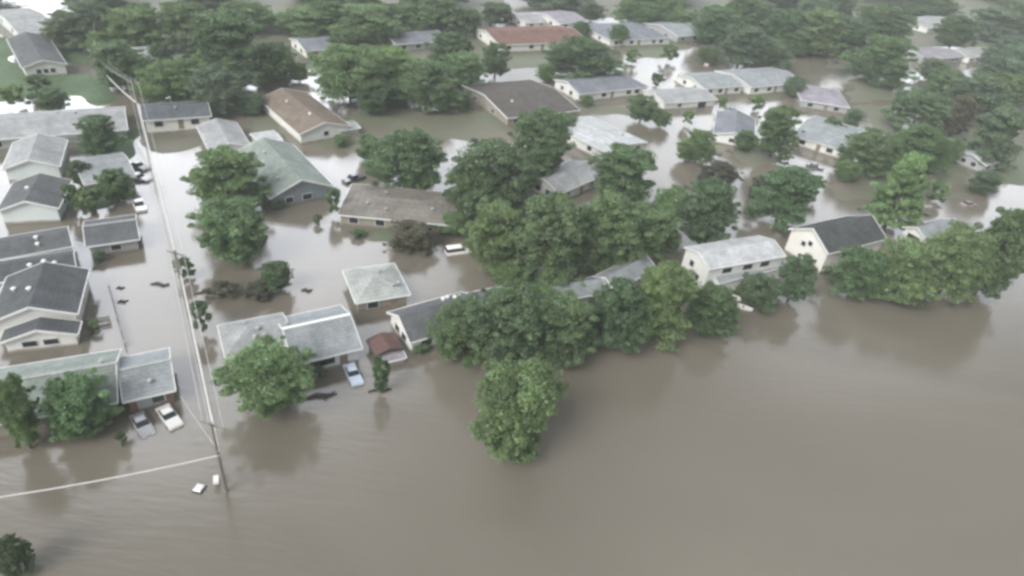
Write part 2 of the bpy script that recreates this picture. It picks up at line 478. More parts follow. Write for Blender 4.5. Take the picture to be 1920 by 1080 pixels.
HOUSES = 0
def house(name, label, A, B, C, D, ze=2.2, rise=1.6, rf='grey', wall='w_white', ridge='x', ends=('gable', 'gable'),
          wins=None, vents=(), trim='trim', over=0.4, root=None, cat='house', prefix='', cap=None, chimney=None, door=True):
    global HOUSES
    HOUSES += 1
    ctr, u, v, L, W = fit(A, B, C, D, ze)
    if ridge == 'y':
        ang = math.atan2(v.y, v.x); L, W = W, L
        side = {'near': (-1, 0), 'far': (1, 0), 'left': (0, 1), 'right': (0, -1)}
    else:
        ang = math.atan2(u.y, u.x)
        side = {'near': (0, -1), 'far': (0, 1), 'left': (-1, 0), 'right': (1, 0)}
    new = root is None
    if new:
        root = empty(name, (ctr.x, ctr.y, 0), ang)
        tag(root, label, cat)
        off = Matrix.Identity(4)
    else:
        off = (Matrix.Translation(root.location) @ Matrix.Rotation(root.rotation_euler.z, 4, 'Z')).inverted() @ \
              Matrix.Translation((ctr.x, ctr.y, 0)) @ Matrix.Rotation(ang, 4, 'Z')
    def put(mb, nm, m, parent=None):
        o = mb.build(nm, m, parent or root)
        if parent is None and not new:
            o.matrix_local = off
        return o
    th = 0.2
    rm, il, ir = roof_solid(L, W, ze, rise, ends, th)
    ro = put(rm, prefix + 'roof', MAT[rf])
    # walls
    a, b = L / 2 - over, W / 2 - over
    zt = ze - th + rise * over / (W / 2) - 0.01
    zp = ze - th + rise - 0.02
    wm = MB()
    if ends[0] == 'hip' and ends[1] == 'hip':
        wm.box((0, 0, (ze - th - 1.4) / 2), (2 * a, 2 * b, ze - th + 1.4))
    else:
        xa = -a if ends[0] != 'hip' else -a + il; xb = a if ends[1] != 'hip' else a - ir
        zl = ze - th
        wm.box((0, 0, (zl - 1.4) / 2), (2 * a, 2 * b, zl + 1.4))
        sec = [(-b, zl), (b, zl), (b, zt), (0, zp), (-b, zt)]
        wm.solid([(xa, p[0], p[1]) for p in sec], [(xb, p[0], p[1]) for p in sec])
    put(wm, prefix + 'wall', MAT[wall])
    # trim: gutters on eaves, boards on rakes
    if trim:
        tm = MB()
        for s in (-1, 1):
            tm.box((0, s * (W / 2 + 0.06), ze - 0.11), (L + 0.1, 0.11, 0.2))
        for s, e, ii in ((-1, ends[0], il), (1, ends[1], ir)):
            xx = s * (L / 2 + 0.05)
            if e == 'hip':
                tm.box((xx + s * 0.01, 0, ze - 0.11), (0.11, W - 0.02, 0.2))
            else:
                for t in (-1, 1):
                    tm.beam((xx, t * (W / 2 + 0.02), ze - 0.10), (xx, 0, ze + rise - 0.10), 0.1, 0.26)
        put(tm, prefix + 'fascia', MAT[trim])
    if cap:
        cm = MB(); cm.beam((-L / 2 + il, 0, ze + rise + 0.03), (L / 2 - ir, 0, ze + rise + 0.03), 0.45, 0.1)
        put(cm, prefix + 'ridge_cap', MAT[cap])
    # windows
    if wins is None:
        wins = []
        zc = ze - 1.05
        if ze > 1.6:
            Ln = L if ridge == 'x' else W
            n = max(2, min(5, int(Ln / 3.6)))
            for k in range(n):
                t = -1 + 2 * (k + 0.5) / n + (0.08 if k % 2 else -0.05)
                if door and k == n // 2: wins.append(('near', t, zc - 0.35, 1.0, 1.9, 'door'))
                else: wins.append(('near', t, zc, 1.5, 1.05, 'window'))
            for sd in ('left', 'right'):
                wins.append((sd, -0.4, zc, 1.2, 1.0, 'window')); wins.append((sd, 0.45, zc, 1.2, 1.0, 'window'))
    for sd, t, zc, ww, hh, kd in wins:
        sx, sy = side[sd]
        def bx(dep, g, mb):
            if sx: mb.box((sx * (a + dep / 2), t * (b - ww * 0.6), zc), (dep, ww + g, hh + g))
            else: mb.box((t * (a - ww * 0.6), sy * (b + dep / 2), zc), (ww + g, dep, hh + g))
            return mb
        if kd == 'door':
            put(bx(0.05, 0, MB()), 'door', MAT['door'])
        elif kd == 'garage_door':
            put(bx(0.05, 0, MB()), 'garage_door', MAT['w_grey'])
        else:
            fr = put(bx(0.05, 0.22, MB()), 'window', MAT['frame'])
            pn = bx(0.09, 0, MB()).build('pane', MAT['glass'], fr)
    for vx, vy in vents:
        px_, py_ = vx * L / 2, vy * W / 2
        zz = ze + rise * (1 - abs(vy))
        vm = MB()
        vm.tube([(px_, py_, zz - 0.1), (px_, py_, zz + 0.35)], [0.16, 0.16], 8)
        vm.tube([(px_, py_, zz + 0.35), (px_, py_, zz + 0.48)], [0.34, 0.22], 8)
        put(vm, 'roof_vent', MAT['trim' if rf in ('dark', 'darkgrey', 'charcoal', 'brown', 'darkbrown') else 'metal'])
    if chimney:
        vx, vy = chimney
        zz = ze + rise * (1 - abs(vy))
        put(MB().box((vx * L / 2, vy * W / 2, zz + 0.3), (0.8, 0.6, 1.6)), 'chimney', MAT['chimney'])
    return root

g2 = ('gable', 'gable')
# --- foreground
h1 = house('ranch_house', 'long grey roofed house in the flood with pale blue car parked in front',
           (562, 681), (684, 652), (633, 573), (506, 600), 2.4, 1.9, 'grey', 'w_mint', 'x', g2,
           wins=[('near', -.7, 1.35, 2.6, 1.0, 'window'), ('near', .0, 1.35, 1.6, 1.0, 'window'), ('near', .6, 1.1, 1.0, 1.9, 'door'),
                 ('right', -.3, 1.3, 1.2, 1, 'window'), ('left', 0, 1.3, 1.4, 1, 'window')], cap='trim', vents=[(-.8, .3)])
house('', '', (434, 668), (566, 640), (512, 590), (397, 612), 2.15, 1.4, 'pale', 'w_mint', 'x', ('hip', 'gable'), root=h1, prefix='wing_',
      wins=[('left', 0, 1.2, 1.4, 1, 'window')], vents=[(-.2, .5), (.1, -.2), (-.05, -.5), (.25, -.55)])
house('bungalow', 'small square house with pale mint hipped roof standing alone in the water',
      (670, 568), (767, 552), (741, 493), (640, 507), 2.0, 1.1, 'mint', 'w_tan', 'x', ('hip', 'hip'), vents=[(.5, -.55), (.7, -.5), (.2, .3)], chimney=None)
house('cottage', 'dark slate roofed house with bright white gable end beside the red shed',
      (766, 642), (905, 603), (868, 545), (729, 586), 2.2, 1.9, 'darkgrey', 'w_white', 'x', g2, vents=[(.3, .4), (.45, .5), (.55, .2)])
shed = house('shed', 'small rust red shed at the white gable between two foreground houses',
      (702, 668), (756, 652), (738, 626), (690, 636), 1.3, 0.6, 'rust', 'w_brick', 'y', g2, wins=[('near', 0, .5, .8, 1.3, 'door')], trim='dtrim', over=0.2, cat='shed')
house('', '', (714, 682), (760, 670), (754, 654), (708, 664), .9, .15, 'lavender', 'w_cream', 'x', g2, root=shed, prefix='annex_', wins=[], over=.12)
house('warehouse', 'pale green roofed house at left edge behind the pair of leafy trees',
      (-60, 805), (234, 752), (214, 656), (-90, 705), 2.4, 1.7, 'green', 'w_tan', 'x', g2, vents=[(.75, -.4), (.8, .2)], cap='mint')
house('garage', 'blue grey roofed brick garage with two cars parked out front in flood water',
      (238, 752), (334, 730), (312, 653), (218, 672), 2.2, 1.3, 'grey', 'w_brick', 'x', g2,
      wins=[('near', -.35, .9, 2.2, 1.7, 'garage_door'), ('near', .5, 1.2, 1.2, .9, 'window'), ('right', 0, 1.2, 1.0, 1.0, 'window')],
      vents=[(.1, -.6)], cap='mint', cat='garage')
# --- left column
h14 = house('gabled_house', 'dark roofed house with double white gable and two windows at left edge',
            (-2, 604), (164, 587), (150, 506), (-8, 522), 2.8, 1.8, 'dark', 'w_white', 'y', g2, wins=[('right', .0, 1.7, 1.3, 1.0, 'window')], vents=[(-.2, .15), (.1, .6)])
house('', '', (4, 643), (150, 626), (148, 603), (2, 618), 2.0, 1.3, 'dark', 'w_white', 'y', g2, root=h14, prefix='porch_',
      wins=[('near', -.35, 1.1, 1.5, .75, 'window'), ('near', .45, 1.1, 1.5, .75, 'window')])
house('gabled_house', 'low charcoal roofed house directly behind the double gabled house at left',
      (-10, 530), (148, 505), (135, 468), (-12, 492), 2.2, 1.0, 'dark', 'w_grey', 'x', g2, vents=[(-.1, -.4), (.25, -.3), (.5, -.5)])
house('gabled_house', 'grey black roofed house with two small vents below the mint gable at left',
      (-5, 487), (135, 462), (128, 424), (-8, 447), 2.2, 1.0, 'darkgrey', 'w_grey', 'x', g2, vents=[(.1, -.2), (.1, -.6)])
house('gabled_house', 'dark grey roofed house with plain mint coloured gable at left edge',
      (8, 395), (124, 390), (121, 338), (10, 343), 2.6, 1.5, 'darkgrey', 'w_mint', 'y', g2, wins=[('right', 0, 1.5, 1.2, 1, 'window')], vents=[(-.1, .15)])
house('gabled_house', 'pale grey roofed house with bluish white gable third up the left edge',
      (14, 317), (123, 311), (116, 262), (14, 268), 2.6, 1.5, 'pale', 'w_mint', 'y', g2, wins=[('right', 0, 1.5, 1.2, 1, 'window')])
house('outbuilding', 'dark slate roofed bungalow with broad pale wall beside the pale flooded drive',
      (165, 462), (264, 448), (252, 402), (154, 415), 2.1, 1.2, 'darkgrey', 'w_grey', 'x', g2, wins=[('near', .1, 1.1, 1.3, .8, 'window'), ('right', 0, 1.1, 1, .9, 'window')], cap='pale')
house('outbuilding', 'grey roofed house half behind the bushy trees beside the bright street',
      (150, 348), (244, 332), (238, 284), (142, 298), 2.2, 1.2, 'grey', 'w_grey', 'x', g2)
house('row_house', 'long pale grey roofed block running to the street pole at upper left',
      (-40, 262), (246, 244), (228, 198), (-40, 218), 2.4, 1.4, 'pale', 'w_grey', 'x', g2, vents=[(.05, .3), (.3, .1)])
house('carport', 'small flat pale roofed carport in front of the long pale block',
      (96, 258), (146, 254), (142, 238), (96, 242), 1.9, 0.3, 'pale', 'w_grey', 'x', g2, wins=[], over=0.3, cat='carport')
house('row_house', 'slate blue roofed house with cream front wall right of the street pole',
      (268, 226), (397, 218), (386, 188), (262, 196), 3.0, 1.2, 'slate', 'w_cream', 'x', g2, vents=[(.0, -.3)])
house('bungalow', 'small silver roofed house just above the first street tree',
      (384, 284), (462, 276), (452, 228), (376, 236), 2.2, 1.2, 'pale', 'w_cream', 'y', g2)
house('lean_to', 'low white roofed shed between silver house and large green roofed house',
      (480, 270), (528, 263), (514, 244), (474, 250), 1.9, 0.3, 'white', 'w_white', 'x', g2, wins=[], over=0.25, cat='shed')
# --- middle
house('gabled_house', 'large green grey roofed house with slate blue gable behind the street trees',
      (490, 374), (614, 352), (560, 268), (452, 286), 2.4, 2.4, 'green', 'w_slate', 'y', g2, wins=[('near', -.2, 1.2, 1.6, 1, 'window'), ('near', .5, 1.2, 1.2, 1, 'window')], vents=[(.4, .3), (-.6, .5)])
house('ranch_house', 'long flat tan brown roofed house behind the half flooded yard tree',
      (646, 402), (852, 424), (858, 362), (648, 344), 2.2, 0.9, 'tan', 'w_tan', 'x', ('hip', 'hip'), vents=[(-.3, .35), (-.2, -.6), (.6, -.4), (-.55, -.4)])
house('gabled_house', 'brown roofed house with white gable wall and one small window',
      (542, 256), (640, 238), (592, 172), (502, 182), 2.4, 1.7, 'brown', 'w_white', 'y', g2,
      wins=[('near', -.05, 1.5, 1.0, .9, 'window')], vents=[(.35, .35), (-.5, .15)])
house('lean_to', 'small pale roofed lean-to at right side of the brown roofed house',
      (632, 246), (672, 240), (664, 226), (628, 231), 1.7, 0.3, 'pale', 'w_grey', 'x', g2, wins=[], over=0.25, cat='shed')
house('ranch_house', 'dark brown roofed cross shaped house left of the blue grey ranch',
      (926, 226), (1060, 208), (1020, 148), (890, 156), 2.3, 1.5, 'darkbrown', 'w_tan', 'x', g2, vents=[(-.5, -.4)])
h18 = house('gabled_house', 'bright white metal roofed house in the centre right among trees',
            (1108, 300), (1188, 272), (1134, 214), (1066, 226), 2.6, 0.9, 'white', 'w_white', 'y', g2, vents=[(-.45, -.5), (-.75, .3)])
house('cottage', 'partly hidden pale grey roofed house below the white metal roof',
      (1028, 372), (1112, 338), (1092, 292), (1008, 326), 2.4, 1.4, 'pale', 'w_white', 'x', g2)
house('ranch_house', 'blue grey roofed white ranch house with a row of front windows',
      (1072, 178), (1206, 164), (1178, 136), (1052, 148), 2.4, 1.4, 'bluegrey', 'w_white', 'x', ('gable', 'hip'))
house('ranch_house', 'smaller left one of two joined grey roofed white houses',
      (1302, 168), (1374, 163), (1360, 133), (1286, 138), 2.5, 1.2, 'grey', 'w_white', 'x', g2)
house('ranch_house', 'larger right one of two joined grey roofed white houses',
      (1384, 166), (1484, 158), (1464, 124), (1364, 131), 2.6, 1.3, 'grey', 'w_white', 'x', g2)
house('garage', 'grey roofed white garage with dark open door below the joined white houses',
      (1236, 194), (1334, 188), (1312, 162), (1214, 168), 2.1, 1.0, 'pale', 'w_white', 'x', g2,
      wins=[('near', -.45, 1.1, 1.3, .9, 'window'), ('near', .6, .9, 2.8, 1.9, 'window')], cat='garage')
house('cottage', 'grey roofed cottage with white oval gable above the flooded green hedge',
      (1318, 246), (1394, 262), (1436, 226), (1362, 212), 2.3, 1.3, 'bluegrey', 'w_white', 'y', g2, wins=[('near', .1, 1.4, 1.2, .9, 'window')])
house('cottage', 'grey roofed house angled to the right with windows along its lower eave',
      (1492, 256), (1588, 284), (1616, 242), (1524, 214), 2.4, 1.4, 'grey', 'w_white', 'x', g2, vents=[(.2, .2)])
house('cottage', 'hip roofed house with dark shaded eave at end of the two white houses',
      (1494, 186), (1580, 200), (1584, 170), (1494, 156), 2.2, 1.2, 'lavender', 'w_grey', 'x', ('hip', 'hip'))
h25 = house('two_storey_house', 'tall white two storey house with silver roof at the water edge',
            (1334, 506), (1464, 480), (1432, 442), (1280, 462), 5.2, 1.1, 'white', 'w_white', 'x', g2, over=0.25,
            wins=[('near', -.6, 4.2, 1.8, .9, 'window'), ('near', .05, 4.2, 1.8, .9, 'window'), ('near', .6, 4.2, 1.8, .9, 'window'),
                  ('left', .35, 3.6, .9, 1.0, 'window'), ('left', -.4, 2.2, .9, 1.0, 'window'), ('near', -.5, 1.2, 1.6, 1.1, 'window'), ('near', .3, 1.2, 1.6, 1.1, 'window')])
house('', '', (1346, 532), (1474, 500), (1462, 487), (1334, 518), 2.9, 0.4, 'grey', 'w_white', 'x', g2, root=h25, prefix='porch_', wins=[], over=0.2)
house('two_storey_house', 'black roofed house with tall white gable end beside the silver roofed house',
      (1549, 477), (1656, 450), (1595, 403), (1484, 428), 4.4, 2.5, 'charcoal', 'w_cream', 'x', g2,
      wins=[('left', -.1, 4.0, .8, .8, 'window'), ('left', .25, 3.3, .8, .8, 'window'), ('near', -.4, 3.0, 1.4, .9, 'window'), ('near', .3, 3.0, 1.4, .9, 'window')])
house('cottage', 'white gabled house peeking out above the right shoreline trees',
      (1728, 452), (1800, 436), (1770, 408), (1702, 424), 2.6, 1.4, 'grey', 'w_white', 'x', g2)
house('cottage', 'small grey house with dark doorway right of the conical pale tree',
      (1826, 316), (1888, 300), (1866, 268), (1812, 280), 2.5, 1.2, 'pale', 'w_grey', 'x', g2)
house('long_shed', 'grey roof running between the shoreline trees left of the two storey house',
      (1146, 548), (1226, 506), (1196, 478), (1118, 516), 2.4, 1.2, 'grey', 'w_grey', 'x', g2)
house('long_shed', 'grey roof between the two tallest shoreline trees and the central woods',
      (1040, 566), (1136, 548), (1118, 518), (1030, 530), 2.3, 1.1, 'grey', 'w_grey', 'x', g2)
house('long_shed', 'narrow grey roof beyond the dark slate house at the shoreline trees',
      (868, 574), (952, 558), (934, 538), (856, 552), 2.2, 1.0, 'bluegrey', 'w_grey', 'x', g2)
# --- far
house('ranch_house', 'long red brown roofed building with white gable edge at the top centre',
      (912, 84), (1080, 80), (1068, 46), (908, 52), 2.6, 1.6, 'red', 'w_white', 'x', g2)
house('ranch_house', 'long blue grey roofed building right of the red brown roof',
      (1122, 76), (1240, 72), (1214, 42), (1104, 44), 2.4, 1.6, 'bluegrey', 'w_white', 'x', ('hip', 'hip'))
house('ranch_house', 'grey roofed building joining the long blue grey roof on its right',
      (1246, 70), (1332, 64), (1322, 34), (1228, 42), 2.4, 1.6, 'grey', 'w_grey', 'x', g2)
house('ranch_house', 'lavender grey roofed house at top edge behind the red brown roof',
      (1032, 46), (1086, 42), (1066, 18), (1014, 22), 2.6, 1.3, 'lavender', 'w_white', 'x', g2)
house('ranch_house', 'pale roofed house at top edge left of the lavender roof',
      (968, 44), (1012, 42), (1004, 22), (962, 24), 2.4, 1.1, 'pale', 'w_white', 'x', g2)
house('ranch_house', 'grey roofed house showing between dark trees at the top left centre',
      (566, 96), (650, 90), (632, 66), (548, 72), 2.4, 1.4, 'bluegrey', 'w_white', 'x', g2)
house('ranch_house', 'grey roofed house under the tree left of the red brown roof',
      (726, 84), (828, 78), (816, 54), (722, 60), 2.4, 1.4, 'bluegrey', 'w_grey', 'x', g2)
house('row_house', 'dark roofed house with white gable and three small windows on green lawn',
      (30, 128), (112, 122), (102, 66), (22, 72), 2.6, 1.4, 'darkgrey', 'w_white', 'y', g2,
      wins=[('near', -.4, 1.4, .9, .9, 'window'), ('near', 0, 1.4, .9, .9, 'window'), ('near', .4, 1.4, .9, .9, 'window')])
house('row_house', 'pale blue roofed house in the top left corner',
      (10, 66), (84, 60), (82, 12), (6, 18), 2.6, 1.3, 'pale', 'w_mint', 'x', g2)
house('row_house', 'grey roofed house with pale yard between trees at the upper left',
      (262, 112), (350, 102), (338, 80), (258, 88), 2.4, 1.2, 'pale', 'w_grey', 'x', g2)
house('row_house', 'small white roofed shed above the pale yard at the upper left',
      (284, 70), (324, 66), (318, 56), (278, 58), 2.2, 0.6, 'white', 'w_white', 'x', g2)
house('cottage', 'white walled house under a dark tree in the top right corner',
      (1716, 56), (1782, 48), (1766, 26), (1704, 34), 2.6, 1.1, 'pale', 'w_white', 'x', g2)
house('cottage', 'lavender grey roofed house left of the sandy roof at upper right',
      (1718, 114), (1790, 108), (1772, 86), (1704, 92), 2.4, 1.2, 'lavender', 'w_grey', 'x', g2)
house('cottage', 'sandy tan roofed house with two vents at upper right',
      (1800, 112), (1852, 104), (1836, 86), (1790, 92), 2.4, 1.2, 'mint', 'w_cream', 'x', g2, vents=[(-.3, -.3), (.3, -.4)])

# ------------------------------------------------------------------ trees
def crown_mesh(name, seed, shape, ncl, nlf, leaf):
    rng = np.random.RandomState(seed)
    def rmax(z):
        if shape == 'round': return math.sqrt(max(0.03, 1 - abs(2 * z - 1) ** 2.3))
        if shape == 'broad': return math.sqrt(max(0.03, 1 - (abs(z - 0.40) / 0.60) ** 2.6))
        if shape == 'egg': return math.sqrt(max(0.03, 1 - (abs(z - 0.62) / (0.38 if z > 0.62 else 0.66)) ** 2.0))
        if shape == 'cone': return max(0.14, (1 - z) ** 0.55) * min(1.0, 0.7 + 2 * z)
        return max(0.3, 1 - abs(2 * z - 1) ** 4)
    # uneven outline: a few lobes that push out or pull in
    lob = [(rng.uniform(0, 6.28), rng.uniform(0, 1), rng.uniform(-0.5, 0.22)) for _ in range(20)]
    P, N, T = [], [], []
    for c in range(ncl):
        z = rng.uniform(0.04, 0.96); th = rng.uniform(0, 2 * math.pi)
        k = 1.0
        for la, lz, ld in lob:
            da = abs((th - la + math.pi) % (2 * math.pi) - math.pi)
            k += ld * math.exp(-(da / 0.45) ** 2 - ((z - lz) / 0.18) ** 2)
        r = rmax(z) * k * (rng.uniform(0.15, 0.88) ** 0.5) * 0.90
        stray = c % 7 == 0                      # single boughs that reach out of the crown
        if stray: r = min(1.12, rmax(z) * k * rng.uniform(0.95, 1.18))
        cr = rng.uniform(0.07, 0.24) * (0.75 if shape in ('cone', 'column') else 1)
        if stray: cr *= 0.62
        c0 = np.array([r * math.cos(th), r * math.sin(th), z])
        ct = rng.uniform(0.2, 0.8)
        d = rng.normal(size=(nlf, 3)); d /= np.linalg.norm(d, axis=1)[:, None]
        rad = cr * rng.uniform(0.2, 1.0, (nlf, 1)) ** 0.5
        p = c0 + d * rad * np.array([1.3, 1.3, 0.34])
        nn = d * np.array([0.6, 0.6, 0.5]) + rng.normal(size=(nlf, 3)) * 0.5 + np.array([0, 0, 0.55])
        P.append(p); N.append(nn); T.append(np.clip(ct + rng.normal(size=nlf) * 0.12, 0, 1))
    P = np.concatenate(P); N = np.concatenate(N); T = np.concatenate(T)
    N /= np.linalg.norm(N, axis=1)[:, None]
    ref = rng.normal(size=P.shape)
    A = np.cross(N, ref); A /= np.linalg.norm(A, axis=1)[:, None]
    B = np.cross(N, A)
    s = leaf * rng.uniform(0.6, 1.4, (len(P), 1))
    zs = np.array([1, 1, 0.55])
    V = np.stack([P + A * s * 1.3 * zs, P + B * s * 0.7 * zs, P - A * s * 1.3 * zs, P - B * s * 0.7 * zs], 1).reshape(-1, 3)
    me = bpy.data.meshes.new(name)
    n = len(P)
    me.vertices.add(4 * n); me.vertices.foreach_set('co', V.astype(np.float32).ravel())
    me.loops.add(4 * n); me.loops.foreach_set('vertex_index', np.arange(4 * n, dtype=np.int32))
    me.polygons.add(n); me.polygons.foreach_set('loop_start', np.arange(0, 4 * n, 4, dtype=np.int32))
    me.update(calc_edges=True)
    at = me.attributes.new('tint', 'FLOAT', 'POINT')
    at.data.foreach_set('value', np.repeat(T, 4).astype(np.float32))
    me.materials.append(MAT['leaf'])
    return me

def trunk_mesh(name, seed, shape):
    rng = random.Random(seed)
    m = MB()
    m.tube([(0, 0, -0.25), (0.01, 0, 0.1), (0.02, 0.01, 0.4), (0.0, 0.02, 0.85)], [0.075, 0.06, 0.045, 0.012], 8)
    if shape not in ('cone', 'column'):
        for k in range(6):
            a = k * 1.05 + rng.uniform(-.3, .3); z0 = rng.uniform(0.16, 0.42); r = rng.uniform(0.4, 0.68)
            m.tube([(0.01, 0, z0), (r * .45 * math.cos(a), r * .45 * math.sin(a), z0 + .15), (r * math.cos(a), r * math.sin(a), z0 + rng.uniform(.25, .4))], [0.035, 0.022, 0.007], 6)
    return m.mesh(name, MAT['bark'])

PROTO = {}
def protos():
    for shape, cnt, ncl, nlf, leaf in (('round', 4, 240, 170, 0.0245), ('broad', 4, 250, 170, 0.0245), ('egg', 4, 250, 170, 0.024), ('cone', 1, 240, 170, 0.026), ('column', 1, 70, 80, 0.085)):
        PROTO[shape] = [(crown_mesh('crown', 11 * i + len(shape), shape, ncl, nlf, leaf), trunk_mesh('trunk', 5 * i + 1, shape)) for i in range(cnt)]
    PROTO['bush'] = [(crown_mesh('foliage', 77, 'round', 46, 60, 0.10), None), (crown_mesh('foliage', 78, 'round', 40, 60, 0.11), None)]
protos()

TONE = {'d': ((0.082, 0.132, 0.060), 'dark green'), 'm': ((0.112, 0.172, 0.072), 'mid green'), 'l': ((0.122, 0.200, 0.085), 'light green'),
        'g': ((0.105, 0.150, 0.088), 'dull grey green'), 'b': ((0.085, 0.085, 0.060), 'brownish green')}
trng = random.Random(21)
TREES = 0
def tree(cx, top, bot, wd, shape, tone, anchor, z0=None, name=None):
    global TREES
    d = ray(cx, (top + bot) / 2); e = math.asin(-d.z / d.length)
    zc = 4.0
    for _ in range(4):
        P = G(cx, (top + bot) / 2, zc)
        ppm = FPX / ((P - CP).dot(FW))
        Rr = wd / 2 / ppm * 0.98
        half = (bot - top) / 2 / ppm
        c = math.sqrt(max(half ** 2 - (Rr * math.sin(e)) ** 2, (0.38 * Rr * math.cos(e)) ** 2)) / math.cos(e)
        cl = z0 if z0 is not None else min(1.4, 0.25 * c)
        zc = c + cl
    bush = shape == 'bush'
    crown, trunk = PROTO[shape][TREES % len(PROTO[shape])]
    TREES += 1
    words = {'egg': 'full domed tree', 'round': 'round crowned tree', 'broad': 'spreading tree', 'cone': 'cone shaped tree', 'column': 'narrow columnar tree', 'bush': 'bush'}[shape]
    base, tw = TONE[tone]
    rz = trng.uniform(0, 6.28)
    k = trng.uniform(0.85, 1.15)
    colr = (base[0] * k * trng.uniform(.93, 1.07), base[1] * k, base[2] * k * trng.uniform(.9, 1.1), 1)
    nm = {'egg': 'leafy_tree', 'round': 'leafy_tree', 'broad': 'spreading_tree', 'cone': 'conifer_tree', 'column': 'columnar_tree', 'bush': 'bush'}[shape]
    grp = {'bush': 'bushes standing in the flood'}.get(shape, 'trees standing among the flooded houses')
    lab = f'{tw} {words} {anchor}'
    rt = empty(nm, (P.x, P.y, 0), rz)
    tag(rt, lab, 'bush' if bush else 'tree', grp)
    oc = bpy.data.objects.new('foliage' if bush else 'crown', crown)
    oc.color = colr; oc.parent = rt; oc.scale = (Rr * .94, Rr * .94, 2 * c); oc.location = (0, 0, cl)
    COL.objects.link(oc)
    if trunk:
        ot = bpy.data.objects.new('trunk', trunk)
        hh = 2 * c + cl
        ot.parent = rt; ot.scale = (min(Rr, hh * .5), min(Rr, hh * .5), hh)
        COL.objects.link(ot)
    return rt

